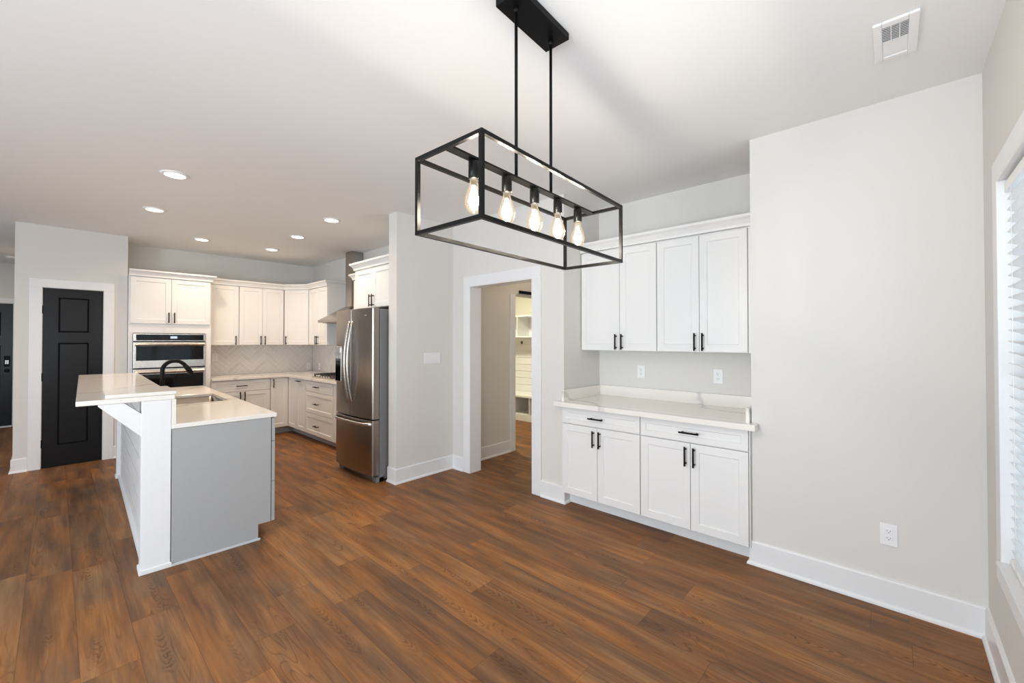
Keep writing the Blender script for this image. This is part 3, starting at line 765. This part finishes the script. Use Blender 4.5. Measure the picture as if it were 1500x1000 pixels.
# cut the sink opening: rebuild the slab as a frame round it
me = ict.data; bm = bmesh.new()
sx0, sx1, sy0, sy1 = -1.74, -1.03, .135, .515
mb = MB()
xs = [-L_ - .03, sx0, sx1, .010]; ys = [-.011, sy0, sy1, .598]
V = {}
for zi, z in enumerate((.874, .902)):
    for i, x in enumerate(xs):
        for j, y in enumerate(ys): V[i, j, zi] = mb.bm.verts.new((x, y, z))
for i in range(3):
    for j in range(3):
        if (i, j) == (1, 1): continue
        mb.bm.faces.new([V[i, j, 1], V[i + 1, j, 1], V[i + 1, j + 1, 1], V[i, j + 1, 1]]); mb.bm.faces.new([V[i, j, 0], V[i, j + 1, 0], V[i + 1, j + 1, 0], V[i + 1, j, 0]])
for a, b_ in (((0, 0), (1, 0)), ((1, 0), (2, 0)), ((2, 0), (3, 0)), ((3, 0), (3, 1)), ((3, 1), (3, 2)), ((3, 2), (3, 3)), ((3, 3), (2, 3)), ((2, 3), (1, 3)), ((1, 3), (0, 3)), ((0, 3), (0, 2)), ((0, 2), (0, 1)), ((0, 1), (0, 0)),
             ((1, 1), (2, 1)), ((2, 1), (2, 2)), ((2, 2), (1, 2)), ((1, 2), (1, 1))):
    mb.bm.faces.new([V[a[0], a[1], 0], V[b_[0], b_[1], 0], V[b_[0], b_[1], 1], V[a[0], a[1], 1]])
bmesh.ops.recalc_face_normals(mb.bm, faces=mb.bm.faces)
bm.free(); mb.bm.to_mesh(me); mb.bm.free()
t = thing('bar_top', 'raised white quartz breakfast bar along the island', 'countertop', ISL, IR)
MB().box(-2.665, .006, -.435, .006, 1.0625, 1.0905).build('slab', 'quartz', t, .003)
MB().box(-L_ + .0, .002, -.0105, .012, .9025, 1.062).build('upstand', 'quartz', t, .001)
tag(MB().prism([(-.414, .0), (-.004, .0), (.003, .007), (.003, .024), (-.42, .024), (-.42, .006)], 'y', -.315, .012).build('quartz_offcut', 'quartz', bevel=.001), 'white stone piece lying on the near end of the raised bar', 'stone slab')
o = bpy.data.objects['quartz_offcut']; o.location = (ISL[0], ISL[1], 1.0910); o.rotation_euler = (0, 0, IR)
# sink
t = thing('sink', 'stainless undermount sink set into the island countertop', 'sink', ISL, IR)
m = MB(); bm = m.bm
def rr(x0, x1, y0, y1, r, z, n=5):
    o_ = []
    for cx, cy_, a0 in ((x1 - r, y1 - r, 0), (x0 + r, y1 - r, 90), (x0 + r, y0 + r, 180), (x1 - r, y0 + r, 270)):
        for k in range(n + 1):
            a = math.radians(a0 + 90 * k / n); o_.append(bm.verts.new((cx + r * math.cos(a), cy_ + r * math.sin(a), z)))
    return o_
e0 = .004
R_ = [rr(sx0 - .012, sx1 + .012, sy0 - .012, sy1 + .012, .02, .8725), rr(sx0 + e0, sx1 - e0, sy0 + e0, sy1 - e0, .025, .8725), rr(sx0 + e0 + .004, sx1 - e0 - .004, sy0 + e0 + .004, sy1 - e0 - .004, .03, .70), rr(sx0 + .035, sx1 - .035, sy0 + .035, sy1 - .035, .02, .672)]
for A, B in zip(R_, R_[1:]):
    for k in range(len(A)):
        fc = bm.faces.new([A[k], A[(k + 1) % len(A)], B[(k + 1) % len(A)], B[k]]); fc.smooth = True
bm.faces.new(R_[-1])
m.build('basin', 'sink', t)
MB().lathe(((sx0 + sx1) / 2, (sy0 + sy1) / 2, .6725), [(.045, 0), (.042, .003), (.025, .001)], 20).build('drain', 'silver', t)
# the cabinet below the sink is cut away by shortening the body there
body = [c for c in bpy.data.objects['kitchen_island'].children if c.name.startswith('cabinet_body')][0]
nb_ = MB()
nb_.box(-L_, sx0 - .02, .0, .562, .110, .872).box(sx1 + .02, -.018, .0, .562, .110, .872).box(sx0 - .02, sx1 + .02, .0, .562, .110, .64).box(-L_, -.018, .0, .475, 0, .110)
bmesh.ops.recalc_face_normals(nb_.bm, faces=nb_.bm.faces); nb_.bm.to_mesh(body.data); nb_.bm.free()
# faucet
t = thing('faucet', 'matte black gooseneck faucet behind the island sink', 'faucet', (-4.80, .640, .9025), IR)
MB().lathe((0, 0, 0), [(.028, 0), (.028, .006), (.022, .010), (.020, .06), (.016, .07)], 20).build('base', 'black', t)
pts = [(0, 0, .06), (0, 0, .16), (0, 0, .255)]
rad = .086
for k in range(1, 16):
    a = PI - math.radians(152) * k / 15
    pts.append((0, rad + rad * math.cos(a), .265 + rad * math.sin(a)))
nk = MB().tube(pts, .0165, 14).build('neck', 'black', t)
e1 = Vector(pts[-1]); dv = (Vector(pts[-1]) - Vector(pts[-2])).normalized()
MB().tube([e1 - dv * .005, e1 + dv * .02, e1 + dv * .075, e1 + dv * .085], [.0175, .021, .0225, .019], 14).build('spray_head', 'black', nk)
MB().tube([(.018, 0, .045), (.045, 0, .055), (.06, -.0, .12)], [.008, .007, .005], 10).build('lever', 'black', t)

# ------------------------------------------------------------------ pendant
PZ0, PZ1 = 1.800, 2.052
t = thing('pendant_light', 'black open box pendant with five glowing bulbs over the dining area', 'pendant light', (-1.058, 1.292, 0), math.radians(2.2))
MB().box(-.060, .060, -.165, .165, CH - .030, CH - .001).build('canopy', 'black', t, .002)
for y in (-.115, .115):
    r_ = MB().tube([(0, y, PZ1 - .004), (0, y, CH - .029)], .0062, 12).lathe((0, y, CH - .055), [(.011, 0), (.011, .026)], 14).build('rod', 'black', t)
fx, fy, b2 = .152, .458, .0065
m = MB()
for z in (PZ0, PZ1):
    for x in (-fx, fx): m.box(x - b2, x + b2, -fy - b2, fy + b2, z - b2, z + b2)
    for y in (-fy, fy): m.box(-fx + b2, fx - b2, y - b2, y + b2, z - b2, z + b2)
for x in (-fx, fx):
    for y in (-fy, fy): m.box(x - b2, x + b2, y - b2, y + b2, PZ0 + b2, PZ1 - b2)
m.build('frame', 'bronze', t)
MB().box(-.017, .017, -fy + b2, fy - b2, PZ1 - .006, PZ1 + .001).build('crossbar', 'bronze', t)
BUL = [(.0, 0), (.010, .001), (.022, .010), (.0305, .030), (.0315, .044), (.028, .062), (.021, .082), (.0155, .098), (.0135, .110), (.0135, .118)]
FIL = [(.001, .010), (.010, .016), (.0175, .034), (.0180, .046), (.014, .064), (.0085, .082), (.006, .094), (.001, .097)]
for k in range(5):
    y = (-.340, -.170, 0, .166, .330)[k]
    sk = MB().lathe((0, y, PZ1 - .070), [(.016, 0), (.019, .002), (.019, .058), (.013, .064)], 20).build('socket', 'bronze', t)
    bu = MB().lathe((0, y, PZ1 - .187), BUL, 24, cap=False).build('bulb', 'bulb', t, label='clear teardrop bulb')
    MB().lathe((0, y, PZ1 - .187), FIL, 16).build('filament', 'filament', bu)

# ------------------------------------------------------------------ recessed lights
first = None
GL = 'recessed ceiling lights over the kitchen'
spots = [((-4.15, .62), 'recessed ceiling light above the near end of the island'), ((-5.40, .65), 'recessed ceiling light above the far end of the island'),
         ((-6.55, 1.256), 'recessed ceiling light in front of the oven tower'), ((-4.47, 2.0), 'recessed ceiling light in front of the refrigerator'),
         ((-5.50, 2.034), 'recessed ceiling light in front of the cooktop'), ((-6.535, 2.067), 'recessed ceiling light nearest the kitchen corner')]
for (x, y), lab in spots:
    if first is None:
        first = thing('recessed_light', lab, 'ceiling light', (x, y, CH - .012), 0, GL)
        MB().lathe((0, 0, 0), [(.066, .0035), (.070, .001), (.088, .005), (.094, .0115), (.066, .0115)], 36, cap=False).build('trim_ring', 'plastic', first)
        MB().lathe((0, 0, 0), [(.002, .0045), (.0665, .004), (.0665, .010)], 32).build('lens', 'lens', first)
    else:
        dup(first, (x, y, CH - .012), lab)
    area('downlight', (x, y, CH - .016), (0, 0, -1), .12, .12, 7.6, (1.0, .76, .53), 'DISK', math.radians(150))

# smoke detector in the hall
t = thing('smoke_detector', 'white smoke detector on the hall ceiling', 'smoke detector', (-10.02, -.475, CH - .036))
MB().lathe((0, 0, 0), [(.03, 0), (.05, .004), (.062, .018), (.065, .035)], 28).build('housing', 'plastic', t)
MB().lathe((0, 0, -.001), [(.008, 0), (.008, .004)], 12).build('test_button', 'slot', t)

# ceiling vent
t = thing('ceiling_vent', 'white ceiling air register with a grey louvred half', 'air vent', (.018, 2.425, CH - .001))
m = MB()
m.box(-.072, -.042, -.153, .153, -.012, 0).box(.040, .072, -.153, .153, -.012, 0).box(-.042, .040, -.153, -.117, -.012, 0).box(-.042, .040, .125, .153, -.012, 0)
m.build('frame', 'plastic', t, .003)
MB().box(-.042, .040, -.117, .0, -.003, -.001).build('duct', 'vent_dark', t)
lv = MB()
for i in range(9):
    y = -.111 + i * .0125
    lv.prism([(y, -.011), (y + .0042, -.006), (y + .0052, -.007), (y + .001, -.012)], 'x', -.042, .040)
for x in (-.014, .013): lv.box(x - .0015, x + .0015, -.117, 0, -.012, -.004)
lv.build('louvres', 'plastic', t)
MB().box(-.042, .040, .0, .125, -.009, -.002).build('damper', 'plastic', t, .002)

# outlets and switches
def duplex(label, loc, rz=0., w_=.072, h_=.116, style='duplex', group='white wall outlets'):
    t = thing('wall_outlet', label, 'outlet', loc, rz, group)
    MB().box(-w_ / 2, w_ / 2, -.006, -.0005, -h_ / 2, h_ / 2).build('cover_plate', 'plastic', t, .002)
    if style == 'decora':
        MB().box(-.016, .016, -.0085, -.005, -.033, .033).build('receptacle', 'plastic', t, .001)
    for dz in (-.019, .019):
        rc = t.children[-1]
        if style == 'duplex':
            rc = MB().box(-.016, .016, -.0085, -.005, dz - .0145, dz + .0145).build('receptacle', 'plastic', t, .004)
        MB().box(-.0075, -.0055, -.0092, -.008, dz - .001, dz + .007).box(.0055, .0075, -.0092, -.008, dz - .001, dz + .006).box(-.002, .002, -.0092, -.008, dz - .009, dz - .005).build('slots', 'slot', rc)
    return t
duplex('white wall outlet low on the wall near the window', (-.025, YN, .388))
duplex('white wall outlet on the alcove wall, farther from the window', (-1.715, 3.645, 1.148), style='decora')
duplex('white wall outlet on the alcove wall, nearer the window', (-1.053, 3.645, 1.142))
duplex('small white outlet on the herringbone tile beside the oven tower', (XB + .0065, 1.625, 1.185), R90)
duplex('small white outlet on the tile in the kitchen corner, far wall', (XB + .0065, 3.0, .99), R90)
duplex('small white outlet on the tile in the kitchen corner, left of the cooktop', (-7.28, YR - .0065, .995))
t = thing('light_switch', 'white four gang light switch plate on the wall end by the refrigerator', 'light switch', (XP, 2.748, 1.248), R90)
MB().box(-.108, .108, -.006, -.0005, -.058, .058).build('cover_plate', 'plastic', t, .002)
for k in range(4):
    x = -.069 + k * .046
    MB().prism([(-.006, -.032), (-.0095, -.030), (-.0065, .030), (-.006, .032)], 'x', x - .0155, x + .0155).build('rocker', 'plastic', t)

# ------------------------------------------------------------------ hallway and mudroom
t = thing('barn_door_track', 'black sliding door rail above the mudroom opening', 'door track', (-3.67, 4.12, 2.078))
MB().box(.026, .034, 0, 1.02, -.02, .02).build('rail', 'black', t, .002)
for y in (.06, .36, .66, .96): MB().tube([(.001, y, 0), (.032, y, 0)], .011, 12).build('standoff', 'black', t)
MB().tube([(.034, .03, .0), (.046, .03, 0)], .013, 12).build('end_stop', 'black', t)
t = thing('mudroom_bench', 'pale built-in mudroom bench with cubbies seen through the opening', 'storage bench', (-6.1, 5.62, 0))
BL = 2.26
MB().box(0, BL, .02, .56, .0, .09).build('toe_base', 'trim', t)
m = MB(); m.box(0, BL, 0.02, .56, .09, .115).box(0, BL, .54, .56, .115, .42)
for k in range(6): m.box(k * (BL - .02) / 5, k * (BL - .02) / 5 + .02, .02, .54, .115, .42)
m.build('cubby_base', 'trim', t, .001)
MB().box(-.01, BL, -.005, .56, .42, .455).build('seat', 'trim', t, .003)
m = MB()
for k in range(8): m.box(0, BL, .540, .56, .457 + k * .13, .457 + (k + 1) * .13 - .004)
m.build('back_panel', 'trim', t)
m = MB(); m.box(0, BL, .20, .56, 1.495, 1.52).box(0, BL, .20, .56, 1.88, 1.905).box(0, BL, .54, .56, 1.52, 1.88)
for k in range(6): m.box(k * (BL - .02) / 5, k * (BL - .02) / 5 + .02, .20, .54, 1.52, 1.88)
m.build('upper_cubby', 'trim', t, .001)
for k in range(8):
    x = .14 + k * .30
    MB().box(x - .009, x + .009, .532, .541, 1.37, 1.43).tube([(x, .535, 1.41), (x, .50, 1.40), (x, .485, 1.42)], .005, 8).tube([(x, .535, 1.385), (x, .515, 1.375), (x, .505, 1.39)], .005, 8).build('hook', 'bronze', t)
t = thing('ceiling_light', 'round flush ceiling light in the mudroom', 'ceiling light', (-5.0, 4.7, CH - .08))
MB().lathe((0, 0, 0), [(.02, 0), (.10, .012), (.15, .04), (.16, .07)], 28).build('shade', emitter('mudroom_lamp_shade', (1, .92, .72), 3.0), t)
MB().lathe((0, 0, 0), [(.165, .066), (.165, .079)], 28).build('base', 'bronze', t)
area('mudroom_lamp', (-5.0, 4.7, CH - .085), (0, 0, -1), .3, .3, 50, (1.0, .94, .70), 'DISK')
area('hall_lamp', (-3.05, 4.2, CH - .02), (0, 0, -1), .2, .2, 5, (1.0, .80, .58), 'DISK')
area('entry_lamp', (-9.4, -.9, CH - .02), (0, 0, -1), .2, .2, 10, (1.0, .86, .70), 'DISK')
